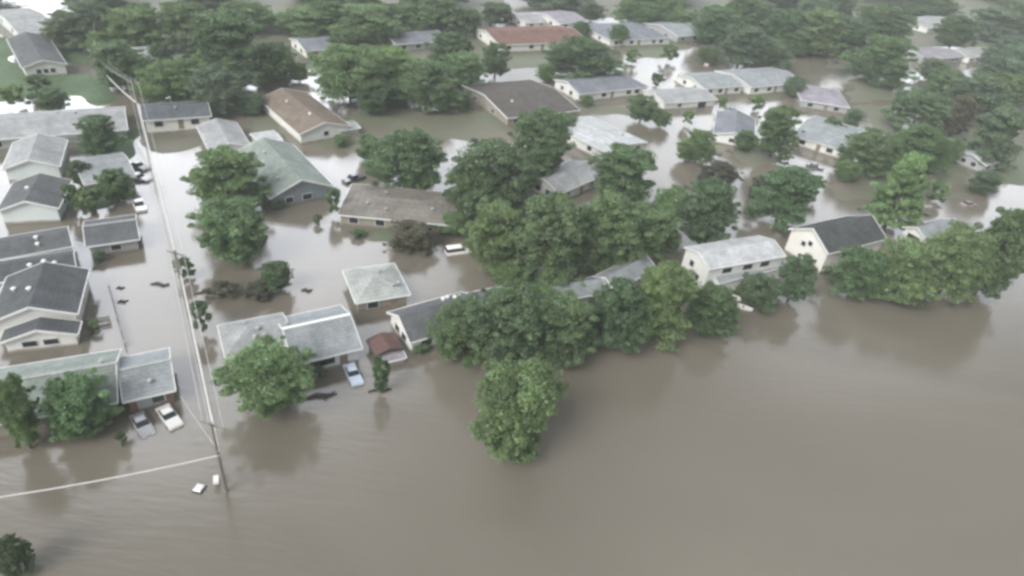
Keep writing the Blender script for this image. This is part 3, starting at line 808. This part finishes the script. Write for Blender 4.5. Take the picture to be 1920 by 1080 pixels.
TREE_LIST = [
 # foreground
 (970, 675, 864, 194, 'egg', 'm', 'standing alone in the open water at the bottom centre'),
 (500, 630, 778, 172, 'egg', 'l', 'in front of the long grey roofed house'),
 (142, 700, 822, 144, 'egg', 'l', 'before the pale green roof, right of its pair'),
 (28, 702, 840, 90, 'egg', 'l', 'cut by the left edge before the pale green roof'),
 (22, 1000, 1080, 66, 'broad', 'd', 'in the bottom left corner of the flood'),
 (713, 662, 732, 40, 'column', 'd', 'beside the pale blue car and the red shed'),
 (425, 275, 392, 150, 'broad', 'l', 'on the bright street above its lower twin'),
 (432, 372, 492, 146, 'egg', 'm', 'on the street directly below its twin'),
 (765, 240, 350, 150, 'broad', 'd', 'above the long tan brown roof'),
 (780, 312, 362, 60, 'round', 'l', 'at the back eave of the tan brown roof'),
 (925, 262, 400, 180, 'broad', 'd', 'between tan brown roof and the pale hidden house'),
 (1015, 205, 330, 130, 'round', 'd', 'left of the bright white metal roof'),
 (880, 300, 400, 90, 'round', 'd', 'at the right end of the tan brown roof'),
 (1175, 272, 388, 150, 'round', 'd', 'below the bright white metal roof'),
 (930, 378, 500, 128, 'broad', 'm', 'behind the white van at the central woods'),
 (1035, 362, 525, 170, 'broad', 'm', 'in the middle of the central woods'),
 (1140, 358, 500, 150, 'broad', 'm', 'in the central woods, right of its tallest tree'),
 (1225, 380, 480, 130, 'broad', 'm', 'at the back of the silver roofed two storey house'),
 (1330, 335, 455, 118, 'round', 'd', 'above the silver roof by the open water'),
 (1262, 350, 420, 80, 'round', 'l', 'between central woods and the small flooded lane'),
 (870, 556, 672, 130, 'broad', 'd', 'touching the dark slate roofed house on the shore'),
 (955, 532, 690, 170, 'egg', 'd', 'on the shore behind the lone water tree'),
 (1055, 545, 676, 140, 'broad', 'd', 'on the shore, right of the lone water tree'),
 (1010, 530, 620, 110, 'round', 'l', 'topping the shoreline clump at its middle'),
 (1160, 520, 648, 126, 'broad', 'd', 'on the shore below the slanting grey roof'),
 (1245, 492, 640, 150, 'broad', 'm', 'on the shore left of the two storey house'),
 (1335, 530, 622, 110, 'broad', 'd', 'at the front of the silver roofed house'),
 (1425, 512, 580, 90, 'round', 'd', 'beside the small white boats on the shore'),
 (1496, 474, 562, 76, 'round', 'd', 'between silver roof and tall white gable'),
 (1612, 462, 556, 116, 'broad', 'd', 'in front of the black roof on the shore'),
 (1700, 446, 560, 140, 'broad', 'm', 'on the right shore next to the black roof'),
 (1795, 420, 556, 140, 'broad', 'm', 'on the right shore, third from the edge'),
 (1878, 385, 550, 120, 'broad', 'd', 'on the shore cut by the right edge'),
 (1475, 312, 418, 140, 'broad', 'd', 'above the tall white gable'),
 (1692, 284, 425, 135, 'cone', 'l', 'above the black roof near the right side'),
 (1640, 245, 322, 120, 'broad', 'd', 'right of the angled grey roof'),
 (1730, 235, 312, 120, 'broad', 'm', 'behind the cone shaped tree'),
 (1460, 200, 288, 96, 'round', 'd', 'between white gabled cottage and angled grey roof'),
 (1312, 243, 300, 76, 'broad', 'm', 'below the cottage with the white oval gable'),
 (1205, 178, 226, 66, 'round', 'm', 'in front of the blue grey ranch house'),
 (1350, 300, 345, 80, 'broad', 'b', 'on the muddy yard right of the flooded lane'),
 (1425, 330, 372, 50, 'broad', 'b', 'left of the tree above the white gable'),
 (185, 215, 290, 84, 'round', 'd', 'in front of the long pale block'),
 (215, 316, 376, 70, 'round', 'd', 'behind the slate roofed bungalow'),
 (165, 352, 398, 60, 'bush', 'm', 'by the slate roofed bungalow wall'),
 (770, 420, 462, 110, 'broad', 'b', 'half drowned at the front eave of tan brown roof'),
 (850, 395, 442, 80, 'round', 'm', 'at the corner right of the tan brown roof'),
 (960, 480, 540, 90, 'broad', 'm', 'low at the left foot of the central woods'),
 # far
 (125, 22, 84, 90, 'broad', 'g', 'on the top left lawn beside the pale blue roof'),
 (215, 78, 160, 100, 'round', 'g', 'beside the bend of the street cable'),
 (250, 15, 82, 120, 'broad', 'm', 'in the woods at the top left, above the pale yard'),
 (345, 5, 72, 120, 'broad', 'm', 'in the woods at the top, above the white shed'),
 (330, 108, 190, 140, 'broad', 'm', 'behind the slate blue roof'),
 (440, 28, 148, 150, 'broad', 'd', 'biggest of the dark trees at the top left centre'),
 (515, 82, 148, 80, 'round', 'd', 'left of the grey roof at the top left centre'),
 (405, 125, 205, 110, 'broad', 'g', 'between slate blue roof and the brown roof'),
 (460, 5, 50, 120, 'broad', 'm', 'at the very top, left of the white clearing'),
 (590, 10, 68, 130, 'broad', 'm', 'behind the grey roof at the top left centre'),
 (690, 8, 76, 150, 'broad', 'm', 'at the top between two grey roofs'),
 (655, 85, 185, 160, 'broad', 'm', 'large, right of the brown roofed house'),
 (735, 88, 165, 120, 'broad', 'l', 'in the belt between brown roof and dark brown roof'),
 (700, 145, 208, 96, 'round', 'd', 'over the pale flooded yard right of the brown roof'),
 (800, 112, 198, 130, 'broad', 'm', 'left of the dark brown roof'),
 (790, 5, 60, 110, 'broad', 'm', 'at the top, left of the red brown roof'),
 (845, 60, 128, 96, 'round', 'd', 'at the left gable of the red brown roof'),
 (875, 18, 64, 72, 'round', 'd', 'behind the left end of the red brown roof'),
 (872, 98, 160, 90, 'round', 'm', 'just below the left end of the red brown roof'),
 (930, 82, 140, 60, 'round', 'd', 'below the red brown roof beside the pale drive'),
 (1090, 70, 142, 150, 'broad', 'd', 'behind the blue grey ranch house'),
 (1395, 48, 115, 110, 'broad', 'g', 'behind the pair of joined white houses'),
 (1340, 12, 76, 90, 'round', 'd', 'at the end of the far grey roof'),
 (1475, 18, 80, 100, 'broad', 'd', 'at the top above the joined white houses'),
 (1445, 74, 122, 90, 'broad', 'g', 'right behind the larger joined white house'),
 (1555, 22, 78, 120, 'broad', 'g', 'at the top beyond the bright flooded drive'),
 (1655, 70, 150, 130, 'broad', 'd', 'on the brown lawn left of the lavender roof'),
 (1660, 10, 74, 120, 'broad', 'd', 'at the top left of the white walled corner house'),
 (1795, 30, 84, 90, 'round', 'd', 'right of the white walled corner house'),
 (1865, 15, 70, 100, 'round', 'g', 'in the top right corner'),
 (1890, 85, 165, 80, 'round', 'g', 'at the right edge beside the sandy roof'),
 (1725, 168, 238, 124, 'broad', 'g', 'below the lavender roof at the right'),
 (1835, 140, 215, 120, 'broad', 'g', 'below the sandy roof at the right'),
 (1875, 205, 305, 110, 'broad', 'g', 'at the right edge above the small grey house'),
 (1800, 180, 250, 60, 'round', 'b', 'between the pair of dull trees on the right'),
 (1770, 128, 172, 72, 'round', 'd', 'under the lavender roof eave'),
 (1560, 222, 252, 50, 'bush', 'm', 'at the upper corner of the angled grey roof'),
 (1600, 205, 240, 44, 'round', 'g', 'above the angled grey roof'),
 (1280, 22, 52, 80, 'broad', 'm', 'behind the far grey roof at the top'),
 (1200, 2, 40, 100, 'broad', 'm', 'at the top edge above the long blue grey roof'),
 (1110, 5, 36, 60, 'round', 'g', 'at the top edge right of the lavender roof'),
 (930, 5, 44, 80, 'round', 'g', 'at the top edge left of the pale roof'),
 (1420, 2, 40, 100, 'broad', 'g', 'at the top edge, second from the far grey roof'),
 (1560, -8, 26, 110, 'broad', 'g', 'at the top edge straight above the bright drive'),
 (1750, -8, 24, 100, 'broad', 'd', 'at the top edge behind the white walled corner house'),
 (30, 160, 200, 60, 'bush', 'm', 'on the left lawn above the long pale block'),
 (95, 165, 206, 66, 'round', 'd', 'on the lawn behind the long pale block'),
 (70, 140, 172, 50, 'bush', 'd', 'on the lawn under the three window gable'),
 (340, 60, 108, 70, 'round', 'g', 'at the front corner of the pale yard'),
 (170, 5, 50, 70, 'round', 'g', 'at the top edge beside the cable'),
 # small background trees
 (560, 118, 150, 50, 'round', 'm', 'small, beside the white clearing above the brown roof'),
 (470, 172, 212, 60, 'round', 'g', 'at the left eave of the brown roof'),
 (640, 252, 275, 40, 'bush', 'm', 'at the near corner of the brown roofed house'),
 (870, 172, 208, 44, 'round', 'd', 'at the left end of the dark brown roof'),
 (1025, 120, 150, 44, 'round', 'm', 'left of the blue grey ranch gable'),
 (1060, 212, 250, 54, 'round', 'm', 'behind the far edge of white metal roof'),
 (1160, 46, 80, 44, 'round', 'm', 'in front of the long blue grey roof'),
 (1255, 84, 112, 40, 'bush', 'm', 'on the olive lawn below the far grey roof'),
 (1185, 92, 116, 34, 'bush', 'l', 'pale, on the left part of the olive lawn'),
 (1330, 86, 116, 50, 'round', 'd', 'at the bright drive left of the joined houses'),
 (1232, 140, 160, 26, 'bush', 'd', 'beside the black van'),
 (1290, 206, 232, 30, 'bush', 'm', 'at the dark open garage door'),
 (1420, 180, 206, 36, 'bush', 'm', 'in front of the larger joined white house'),
 (1492, 142, 178, 44, 'round', 'g', 'right of the larger joined white house'),
 (1590, 45, 86, 60, 'round', 'd', 'right of the white van on the drive'),
 (1500, 60, 100, 60, 'round', 'd', 'left of the white van on the drive'),
 (1750, 110, 146, 60, 'round', 'g', 'between the two upper right roofs'),
 (1860, 120, 160, 60, 'round', 'g', 'right of the sandy roof corner'),
 (1780, 258, 300, 60, 'round', 'm', 'left of the small grey house'),
 (1850, 320, 362, 70, 'round', 'g', 'below the small grey house'),
 (1760, 340, 376, 50, 'bush', 'm', 'right of the cone shaped tree'),
 (1590, 300, 338, 56, 'round', 'm', 'below the right end of angled grey roof'),
 (1530, 330, 366, 40, 'bush', 'm', 'on the pale flooded street beside the brown patch'),
 (1290, 262, 300, 50, 'round', 'm', 'left of the hedge by the flooded lane'),
 (1400, 245, 280, 50, 'round', 'd', 'at the right end of the white oval gable'),
 (1240, 205, 236, 44, 'round', 'm', 'below the white garage'),
 (1000, 290, 350, 70, 'round', 'd', 'left of the partly hidden pale roof'),
 (690, 252, 300, 60, 'round', 'm', 'at the left of the tree above the tan roof'),
 (830, 160, 205, 70, 'round', 'm', 'in front of the dark brown roof, left side'),
 (300, 175, 200, 36, 'bush', 'm', 'behind the slate blue roof, left side'),
 (375, 168, 204, 50, 'round', 'm', 'behind the slate blue roof, right side'),
 (60, 215, 240, 36, 'bush', 'd', 'at the back eave of the long pale block'),
 (185, 60, 100, 60, 'round', 'm', 'left of the pale yard at the upper left'),
 (300, 80, 118, 44, 'round', 'd', 'at the front of the pale yard house'),
 (395, 92, 140, 80, 'round', 'm', 'right of the pale yard at the upper left'),
 (250, 92, 130, 60, 'round', 'g', 'at the left corner of the pale yard house'),
 (540, 22, 60, 80, 'round', 'm', 'right of the white clearing at the top edge'),
 (640, 58, 96, 60, 'round', 'm', 'at the right end of the dark tree roof'),
 (1090, 40, 66, 40, 'round', 'd', 'at the right end of the red brown roof'),
 (1000, 60, 80, 30, 'bush', 'd', 'behind the ridge of the red brown roof'),
 (148, 300, 345, 44, 'round', 'd', 'between bluish gable and the bushy street house'),
 (132, 345, 395, 36, 'bush', 'd', 'at the right of the mint coloured gable'),
 # shrubs in the water
 (590, 680, 704, 46, 'bush', 'd', 'under the front window of the long grey house'),
 (790, 640, 664, 40, 'bush', 'm', 'at the front wall of the dark slate roofed house'),
 (672, 428, 446, 34, 'bush', 'd', 'under the left end of the tan brown eave'),
 (520, 372, 392, 40, 'bush', 'd', 'under the slate blue gable wall'),
 (186, 470, 490, 26, 'bush', 'd', 'at the pale wall of the slate roofed bungalow'),
 (1380, 524, 546, 40, 'bush', 'm', 'at the porch of the two storey house'),
 (175, 600, 622, 26, 'bush', 'm', 'at the fence by the double gabled house'),
 (1100, 180, 196, 40, 'bush', 'd', 'at the front wall of the blue grey ranch house'),
 (1470, 284, 308, 36, 'bush', 'd', 'at the lower corner of the angled grey roof'),
 (515, 487, 548, 74, 'round', 'd', 'alone in the flooded street above the grey house'),
 (345, 482, 522, 44, 'bush', 'd', 'at the foot of the middle street pole'),
 (374, 564, 622, 44, 'bush', 'g', 'beside the cable above the grey roof'),
 (595, 402, 420, 22, 'bush', 'd', 'tiny and round in the flooded yard'),
 (625, 352, 402, 36, 'bush', 'd', 'at the corner of the slate blue gable'),
 (228, 808, 836, 22, 'bush', 'd', 'tiny, next to the grey car'),
 (415, 528, 556, 60, 'bush', 'b', 'muddy and drowned near the small street tree'),
 (480, 535, 560, 60, 'bush', 'b', 'low below the small street tree'),
 (1355, 182, 204, 24, 'bush', 'm', 'in the flooded lane below the joined houses'),
]
for t in TREE_LIST:
    tree(*t)
# the continuous far canopy
KEEP = [(0, 0, 125, 135), (255, 48, 358, 116), (545, 60, 655, 100), (716, 50, 832, 90), (900, 10, 1092, 94), (1100, 30, 1335, 80), (1340, 112, 1490, 178), (1050, 122, 1345, 206), (880, 140, 1062, 222), (500, 168, 670, 256),
        (1698, 22, 1860, 118), (478, 18, 522, 62), (1494, 92, 1612, 235), (1270, 60, 1345, 125), (1600, 140, 1720, 215)]
crng = random.Random(5)
def canopy(n, xr, yr, side):
    done = 0
    for _ in range(400):
        if done >= n: break
        x, b = crng.uniform(*xr), crng.uniform(*yr)
        wd = crng.uniform(56, 104); t = b - wd * crng.uniform(.55, .78)
        if any(x + wd * .36 > k[0] and x - wd * .36 < k[2] and b - wd * .1 > k[1] and t + wd * .22 < k[3] for k in KEEP): continue
        tr = tree(x, t, b, wd, crng.choice(['broad', 'round', 'egg', 'broad']), crng.choice('gmdgm'), '')
        tag(tr, f'green tree merging with its neighbours in the far canopy at {side}', 'tree', f'far canopy trees at {side}')
        done += 1
canopy(17, (130, 900), (40, 165), 'the top left')
canopy(20, (1090, 1915), (28, 200), 'the top right')
# distant wood beyond the frame's upper edge, for other viewpoints and reflections
for k in range(10):
    x = -40 + k * 215
    tree(x, -62 + (k % 3) * 8, -8 + (k % 2) * 6, 150, 'broad', 'g', ('past the top edge behind ' + ['the pale blue roof', 'the lawn trees', 'the white shed', 'the woods', 'twin roofs', 'pale roof', 'the blue roof', 'the far roof', 'the drive', 'the corner house'][k]))

# ------------------------------------------------------------------ utility poles and cables
POLES = {}
def pole(key, base, top, arm_ang, label, h=None):
    P = G(*base)
    if h is None:
        lo, hi = 2.0, 25.0
        for _ in range(40):
            m = (lo + hi) / 2
            if proj(P + Vector((0, 0, m)))[1] > top[1]: lo = m
            else: hi = m
        h = lo
    rt = empty('utility_pole', (P.x, P.y, 0), arm_ang)
    tag(rt, label, 'utility pole', 'wooden poles along the flooded street')
    MB().tube([(0, 0, -1.4), (0, 0, h * .5), (0, 0, h)], [0.20, 0.17, 0.13], 10).build('pole', MAT['wood'], rt)
    za = h - 0.5
    ca = MB().box((0, 0.18, za), (2.6, 0.12, 0.14)).build('crossarm', MAT['wood'], rt)
    br = MB(); br.beam((-0.8, 0.2, za - .05), (0, 0.16, za - .8), .05, .05); br.beam((0.8, 0.2, za - .05), (0, 0.16, za - .8), .05, .05)
    br.build('brace', MAT['metal'], rt)
    for x in (-1.15, -0.45, 1.15):
        MB().tube([(x, 0.18, za + .07), (x, 0.18, za + .16), (x, 0.18, za + .28)], [.05, .09, .05], 8).build('insulator', MAT['ceramic'], ca)
    Mx = Matrix.Translation((P.x, P.y, 0)) @ Matrix.Rotation(arm_ang, 4, 'Z')
    POLES[key] = dict(arm=[Mx @ Vector((x, .18, za + .3)) for x in (-1.15, -0.45, 1.15)], mid=Mx @ Vector((0.2, 0, h * .62)), low=Mx @ Vector((0.2, 0, h * .56)), h=h)

def cable(a, b, sag, r, m, label, name='power_line'):
    pts = []
    for k in range(15):
        t = k / 14
        p = a.lerp(b, t); p = p - Vector((0, 0, sag * 4 * t * (1 - t)))
        pts.append(p)
    o = MB().tube(pts, [r] * 15, 6).build(name, MAT[m])
    tag(o, label, 'cable', 'cables along the flooded street')
pole('one', (424, 922), (392, 793), -0.25, 'nearest utility pole rising from open flood water at the lower left')
pole('two', (352, 585), (321, 470), -0.22, 'utility pole beside the bush in the middle of the flooded street')
pole('three', (272, 262), (235, 150), -0.2, 'utility pole between the long pale block and slate blue roof')
pole('four', (185, 150), (160, 92), -0.2, 'farthest utility pole on the green lawn at upper left')
SP = [('one', 'two', 'from the nearest pole to the pole beside the bush'), ('two', 'three', 'from the bush pole to the pole by the long pale block'),
      ('three', 'four', 'from the long pale block to the lawn pole')]
for a, b, w_ in SP:
    for k in range(3):
        nm = ('left', 'centre', 'right')[k]
        cable(POLES[a]['arm'][k], POLES[b]['arm'][k], 0.9, 0.028, 'wire', f'thin {nm} conductor {w_}')
    cable(POLES[a]['mid'], POLES[b]['mid'], 0.8, 0.115, 'cable', f'pale cable bundle {w_}', 'cable_bundle')
far_l = G(-140, 952, POLES['one']['h'] * .6)
cable(POLES['one']['low'], far_l, 0.5, 0.065, 'cable', 'thick pale cable bundle running left from the nearest pole', 'cable_bundle')
cable(POLES['one']['mid'], G(338, 742, 2.4), 0.3, 0.03, 'wire', 'thin service wire from nearest pole to the brick garage')
cable(POLES['four']['mid'], G(172, -60, 7), 0.5, 0.08, 'cable', 'thick pale cable bundle leaving the lawn pole towards the top edge', 'cable_bundle')

# ------------------------------------------------------------------ vehicles
def vehicle_meshes(kind):
    Lc, Wc = {'sedan': (4.7, 1.8), 'van': (5.0, 1.95), 'pickup': (5.3, 1.95)}[kind]
    h = Lc / 2
    body = MB()
    if kind == 'sedan':
        prof = [(-h, .35), (-h, .85), (-h + .25, 1.0), (-h + 1.0, 1.03), (h - 1.5, 1.0), (h - .3, .86), (h, .7), (h, .35)]
        cab = (-h + .75, h - 1.55, 1.0, -h + 1.35, h - 2.25, 1.48)
    elif kind == 'van':
        prof = [(-h, .4), (-h, 1.15), (h - 1.15, 1.15), (h - .2, .95), (h, .8), (h, .4)]
        cab = (-h + .04, h - 1.1, 1.15, -h + .25, h - 1.75, 1.85)
    else:
        prof = [(-h, .45), (-h, 1.05), (h - 1.4, 1.08), (h - .2, .98), (h, .85), (h, .45)]
        cab = (-h + 2.0, h - 1.4, 1.07, -h + 2.2, h - 2.0, 1.75)
    y = Wc / 2
    body.solid([(p[0], -y, p[1]) for p in prof], [(p[0], y, p[1]) for p in prof])
    bme = body.mesh('body', MAT['paint'])
    bm = bmesh.new(); bm.from_mesh(bme)
    bmesh.ops.bevel(bm, geom=bm.edges[:], offset=0.07, segments=2, affect='EDGES'); bm.to_mesh(bme); bm.free()
    x0, x1, z0, x2, x3, z1 = cab
    gl = MB().solid([(x0, -y + .08, z0 - .05), (x1, -y + .08, z0 - .05), (x1, y - .08, z0 - .05), (x0, y - .08, z0 - .05)],
                    [(x2, -y + .28, z1), (x3, -y + .28, z1), (x3, y - .28, z1), (x2, y - .28, z1)]).mesh('windows', MAT['glass'])
    rf = MB().solid([(x2 - .06, -y + .25, z1 + .003), (x3 + .06, -y + .25, z1 + .003), (x3 + .06, y - .25, z1 + .003), (x2 - .06, y - .25, z1 + .003)],
                    [(x2 + .1, -y + .38, z1 + .09), (x3 - .1, -y + .38, z1 + .09), (x3 - .1, y - .38, z1 + .09), (x2 + .1, y - .38, z1 + .09)]).mesh('roof', MAT['paint'])
    wh = MB().tube([(0, -.11, 0), (0, .11, 0)], [.34, .34], 14).mesh('wheel', MAT['rubber'])
    hl = MB().box((0, 0, 0), (.06, .36, .15)).mesh('headlight', MAT['lamp'])
    tl = MB().box((0, 0, 0), (.06, .3, .16)).mesh('taillight', MAT['tail'])
    bed = MB().box(((-h + x0) / 2, 0, 1.07), (x0 + h - .3, Wc - .3, .08)).mesh('cargo_bed', MAT['dtrim']) if kind == 'pickup' else None
    return Lc, Wc, bme, gl, rf, wh, hl, tl, bed
VS = 0.86
VM = {k: vehicle_meshes(k) for k in ('sedan', 'van', 'pickup')}

def vehicle(kind, rear, front, colr, label, sink=0.35, name='parked_car', cat='car'):
    a, b = G(*rear, .7), G(*front, .7)
    c = (a + b) / 2; ang = math.atan2(b.y - a.y, b.x - a.x)
    Lc, Wc, bme, gl, rf, wh, hl, tl, bed = VM[kind]
    rt = empty(name, (c.x, c.y, -sink), ang); rt.scale = (VS, VS, VS) if name != 'sunken_car' else (.7, .7, .9)
    tag(rt, label, cat, 'vehicles stranded in the flood')
    def add(nm, me, loc=(0, 0, 0), col_=None):
        o = bpy.data.objects.new(nm, me); o.parent = rt; o.location = loc
        if col_: o.color = col_
        COL.objects.link(o)
    cc = (*colr, 1)
    add('body', bme, col_=cc); add('windows', gl); add('roof', rf, col_=cc)
    for sx in (-1, 1):
        for sy in (-1, 1):
            add('wheel', wh, (sx * Lc * .31, sy * (Wc / 2 - .06), .34))
    for sy in (-1, 1):
        add('headlight', hl, (Lc / 2 + .0, sy * (Wc / 2 - .35), .68)); add('taillight', tl, (-Lc / 2, sy * (Wc / 2 - .3), .72))
    if bed: add('cargo_bed', bed)
WH = (0.66, 0.67, 0.68)
vehicle('sedan', (650, 672), (674, 722), (0.50, 0.58, 0.70), 'pale blue car nosed out in front of the long grey roofed house')
vehicle('sedan', (302, 757), (330, 795), (0.60, 0.60, 0.59), 'white car parked at the brick garage, right of the grey one')
vehicle('sedan', (254, 770), (276, 808), (0.30, 0.31, 0.33), 'grey car parked left of white car at the brick garage', 0.5)
vehicle('van', (836, 468), (882, 462), (0.82, 0.82, 0.80), 'white van half hidden by trees in the flooded yard', 0.55, 'delivery_van', 'van')
vehicle('pickup', (684, 326), (642, 338), (0.06, 0.065, 0.07), 'black and white topped pickup truck above the tan brown roof', 0.3, 'pickup_truck', 'truck')
vehicle('pickup', (252, 362), (268, 398), (0.70, 0.70, 0.70), 'white pickup truck on the pale flooded drive beside the cable', 0.35, 'pickup_truck', 'truck')
vehicle('sedan', (248, 304), (272, 312), (0.20, 0.22, 0.24), 'dark car by the bright street at the left houses', 0.3)
vehicle('sedan', (246, 326), (276, 332), (0.55, 0.56, 0.56), 'silver car on the bright street below the dark car', 0.3)
vehicle('van', (1222, 138), (1252, 146), (0.05, 0.05, 0.055), 'black van between the blue grey ranch and joined houses', 0.3, 'parked_van', 'van')
vehicle('sedan', (1262, 150), (1288, 142), (0.70, 0.71, 0.74), 'white car near the left joined white house', 0.3)
vehicle('sedan', (1318, 122), (1340, 112), (0.55, 0.50, 0.50), 'pale car under the tree beyond the joined houses', 0.3)
vehicle('van', (1532, 74), (1568, 73), (0.80, 0.80, 0.78), 'white van at the far end of the bright flooded drive', 0.3, 'parked_van', 'van')
vehicle('sedan', (1362, 204), (1388, 202), (0.05, 0.05, 0.055), 'black car in the flooded lane above the white oval gable', 0.5)
vehicle('sedan', (1512, 304), (1548, 314), (0.06, 0.065, 0.075), 'dark blue car on the pale flooded street below the angled roof', 0.4)
vehicle('sedan', (1798, 382), (1838, 376), (0.30, 0.26, 0.25), 'maroon grey car at the right above the shoreline trees', 0.4)
vehicle('van', (966, 92), (998, 91), (0.80, 0.80, 0.80), 'white van parked in front of the red brown roof', 0.2, 'parked_van', 'van')
vehicle('sedan', (1556, 118), (1580, 114), (0.08, 0.08, 0.09), 'dark car on the bright drive edge at the brown lawn', 0.3)
vehicle('sedan', (364, 907), (390, 913), (0.6, 0.6, 0.59), 'white car sunk to its roof in open water by nearest pole', 1.12, 'sunken_car')

# ------------------------------------------------------------------ boats, mailboxes, driftwood, fences
def boat(bow, stern, label):
    a, b = G(*stern, .3), G(*bow, .3)
    c = (a + b) / 2; L = (b - a).length; ang = math.atan2(b.y - a.y, b.x - a.x)
    rt = empty('small_boat', (c.x, c.y, 0), ang); tag(rt, label, 'boat', 'small white boats on the shore')
    m = MB(); st = [(-.5, .42), (-.2, .5), (.15, .46), (.38, .25), (.5, .03)]
    rings = []
    for t, w_ in st:
        x = t * L; w2 = w_ * L * .38
        rings.append([(x, -w2, .42), (x * .96, -w2 * .7, -.15), (x * .96, w2 * .7, -.15), (x, w2, .42), (x, w2 * .8, .40), (x, w2 * .6, .1), (x, -w2 * .6, .1), (x, -w2 * .8, .40)])
    for r_ in rings: m.v += r_
    for k in range(len(rings) - 1):
        for j in range(8):
            m.f.append((k * 8 + j, k * 8 + (j + 1) % 8, k * 8 + 8 + (j + 1) % 8, k * 8 + 8 + j))
    m.f.append(tuple(range(8))); m.f.append(tuple(range(len(m.v) - 8, len(m.v))))
    m.build('hull', MAT['hull'], rt)
    MB().box((-.1 * L, 0, .3), (.3, L * .28, .05)).build('seat', MAT['wood'], rt)
boat((1412, 580), (1382, 572), 'nearer white boat afloat below the silver roofed two storey house')
boat((1394, 562), (1372, 555), 'farther white boat tucked under the shoreline tree branches')
boat((1898, 512), (1878, 513), 'lone white boat floating at the right edge of the flood')

def mailbox(p, label):
    P = G(*p)
    rt = empty('mailbox', P, 0.4); tag(rt, label, 'mailbox')
    MB().box((0, 0, -.2), (.12, .12, 1.4)).build('post', MAT['wood'], rt)
    MB().box((0, 0, .68), (.5, .9, .36)).build('box', MAT['trim'], rt)
mailbox((407, 908), 'white mailbox sticking out of the water beside the nearest pole')

def driftwood(p, q, label, thick=.3):
    thick *= .8
    a, b = G(*p, .05), G(*q, .05)
    m = MB(); d = b - a
    m.tube([a, a + d * .35 + Vector((0, .25, .1)), a + d * .7 + Vector((0, -.15, .12)), b], [thick * .6, thick, thick * .8, thick * .25], 7)
    for t, s in ((.3, 1), (.55, -1), (.75, 1)):
        o = a + d * t; m.tube([o, o + Vector((.5, .7 * s, .15)) * thick * 1.8, o + Vector((1.0, 1.1 * s, .2)) * thick * 1.8], [.14, .1, .05], 5)
    tag(m.build('driftwood', MAT['driftwood']), label, 'driftwood', 'dark debris on the water')
driftwood((572, 748), (632, 738), 'long dark branch floating below the long grey roofed house', .42)
driftwood((282, 533), (318, 535), 'dark forked branch at the left of the street cable')
driftwood((565, 545), (584, 546), 'short dark log beside the small pale mint roof', .3)
driftwood((220, 567), (238, 565), 'short dark log by the double gabled house', .25)
driftwood((218, 541), (232, 540), 'small dark log above the short log in the street', .2)
driftwood((690, 735), (735, 729), 'dark branch at the foot of the narrow columnar tree', .25)
driftwood((362, 552), (412, 546), 'thin floating branch right of the street pole', .2)

def fence(pts, label, h=1.0):
    P = [G(*p) for p in pts]
    rt = empty('wooden_fence', P[0]); tag(rt, label, 'fence')
    Q = [p - P[0] for p in P]
    pm = MB()
    for a, b in zip(Q[:-1], Q[1:]):
        for z in (h * .25, h * .55, h * .9): pm.beam(a + Vector((0, 0, z)), b + Vector((0, 0, z)), .06, .2)
    pm.build('rails', MAT['wood'], rt)
    for a, b in zip(Q[:-1], Q[1:]):
        n = max(2, int((b - a).length / 2.2))
        for k in range(n + 1):
            p = a.lerp(b, k / n)
            MB().box((p.x, p.y, h / 2 - .5), (.12, .12, h + 1)).build('post', MAT['wood'], rt)
fence([(160, 612), (206, 604)], 'low wooden fence beside the double gabled house')
fence([(206, 544), (222, 604), (236, 652)], 'pale wooden fence along the flooded street edge at left', .8)

# ------------------------------------------------------------------ haze
hz = MB(); hz.box((60, 260, 34), (1100, 760, 72))
m = bpy.data.materials.new('haze_air'); m.use_nodes = True
n = m.node_tree.nodes; n.clear()
o_ = n.new('ShaderNodeOutputMaterial'); pv = n.new('ShaderNodeVolumePrincipled')
pv.inputs['Color'].default_value = (0.86, 0.92, 0.92, 1); pv.inputs['Density'].default_value = 0.00038
pv.inputs['Anisotropy'].default_value = 0.0
m.node_tree.links.new(pv.outputs[0], o_.inputs['Volume'])
tag(hz.build('haze', m), None, None, kind='stuff')
print('houses', HOUSES, 'trees', TREES)
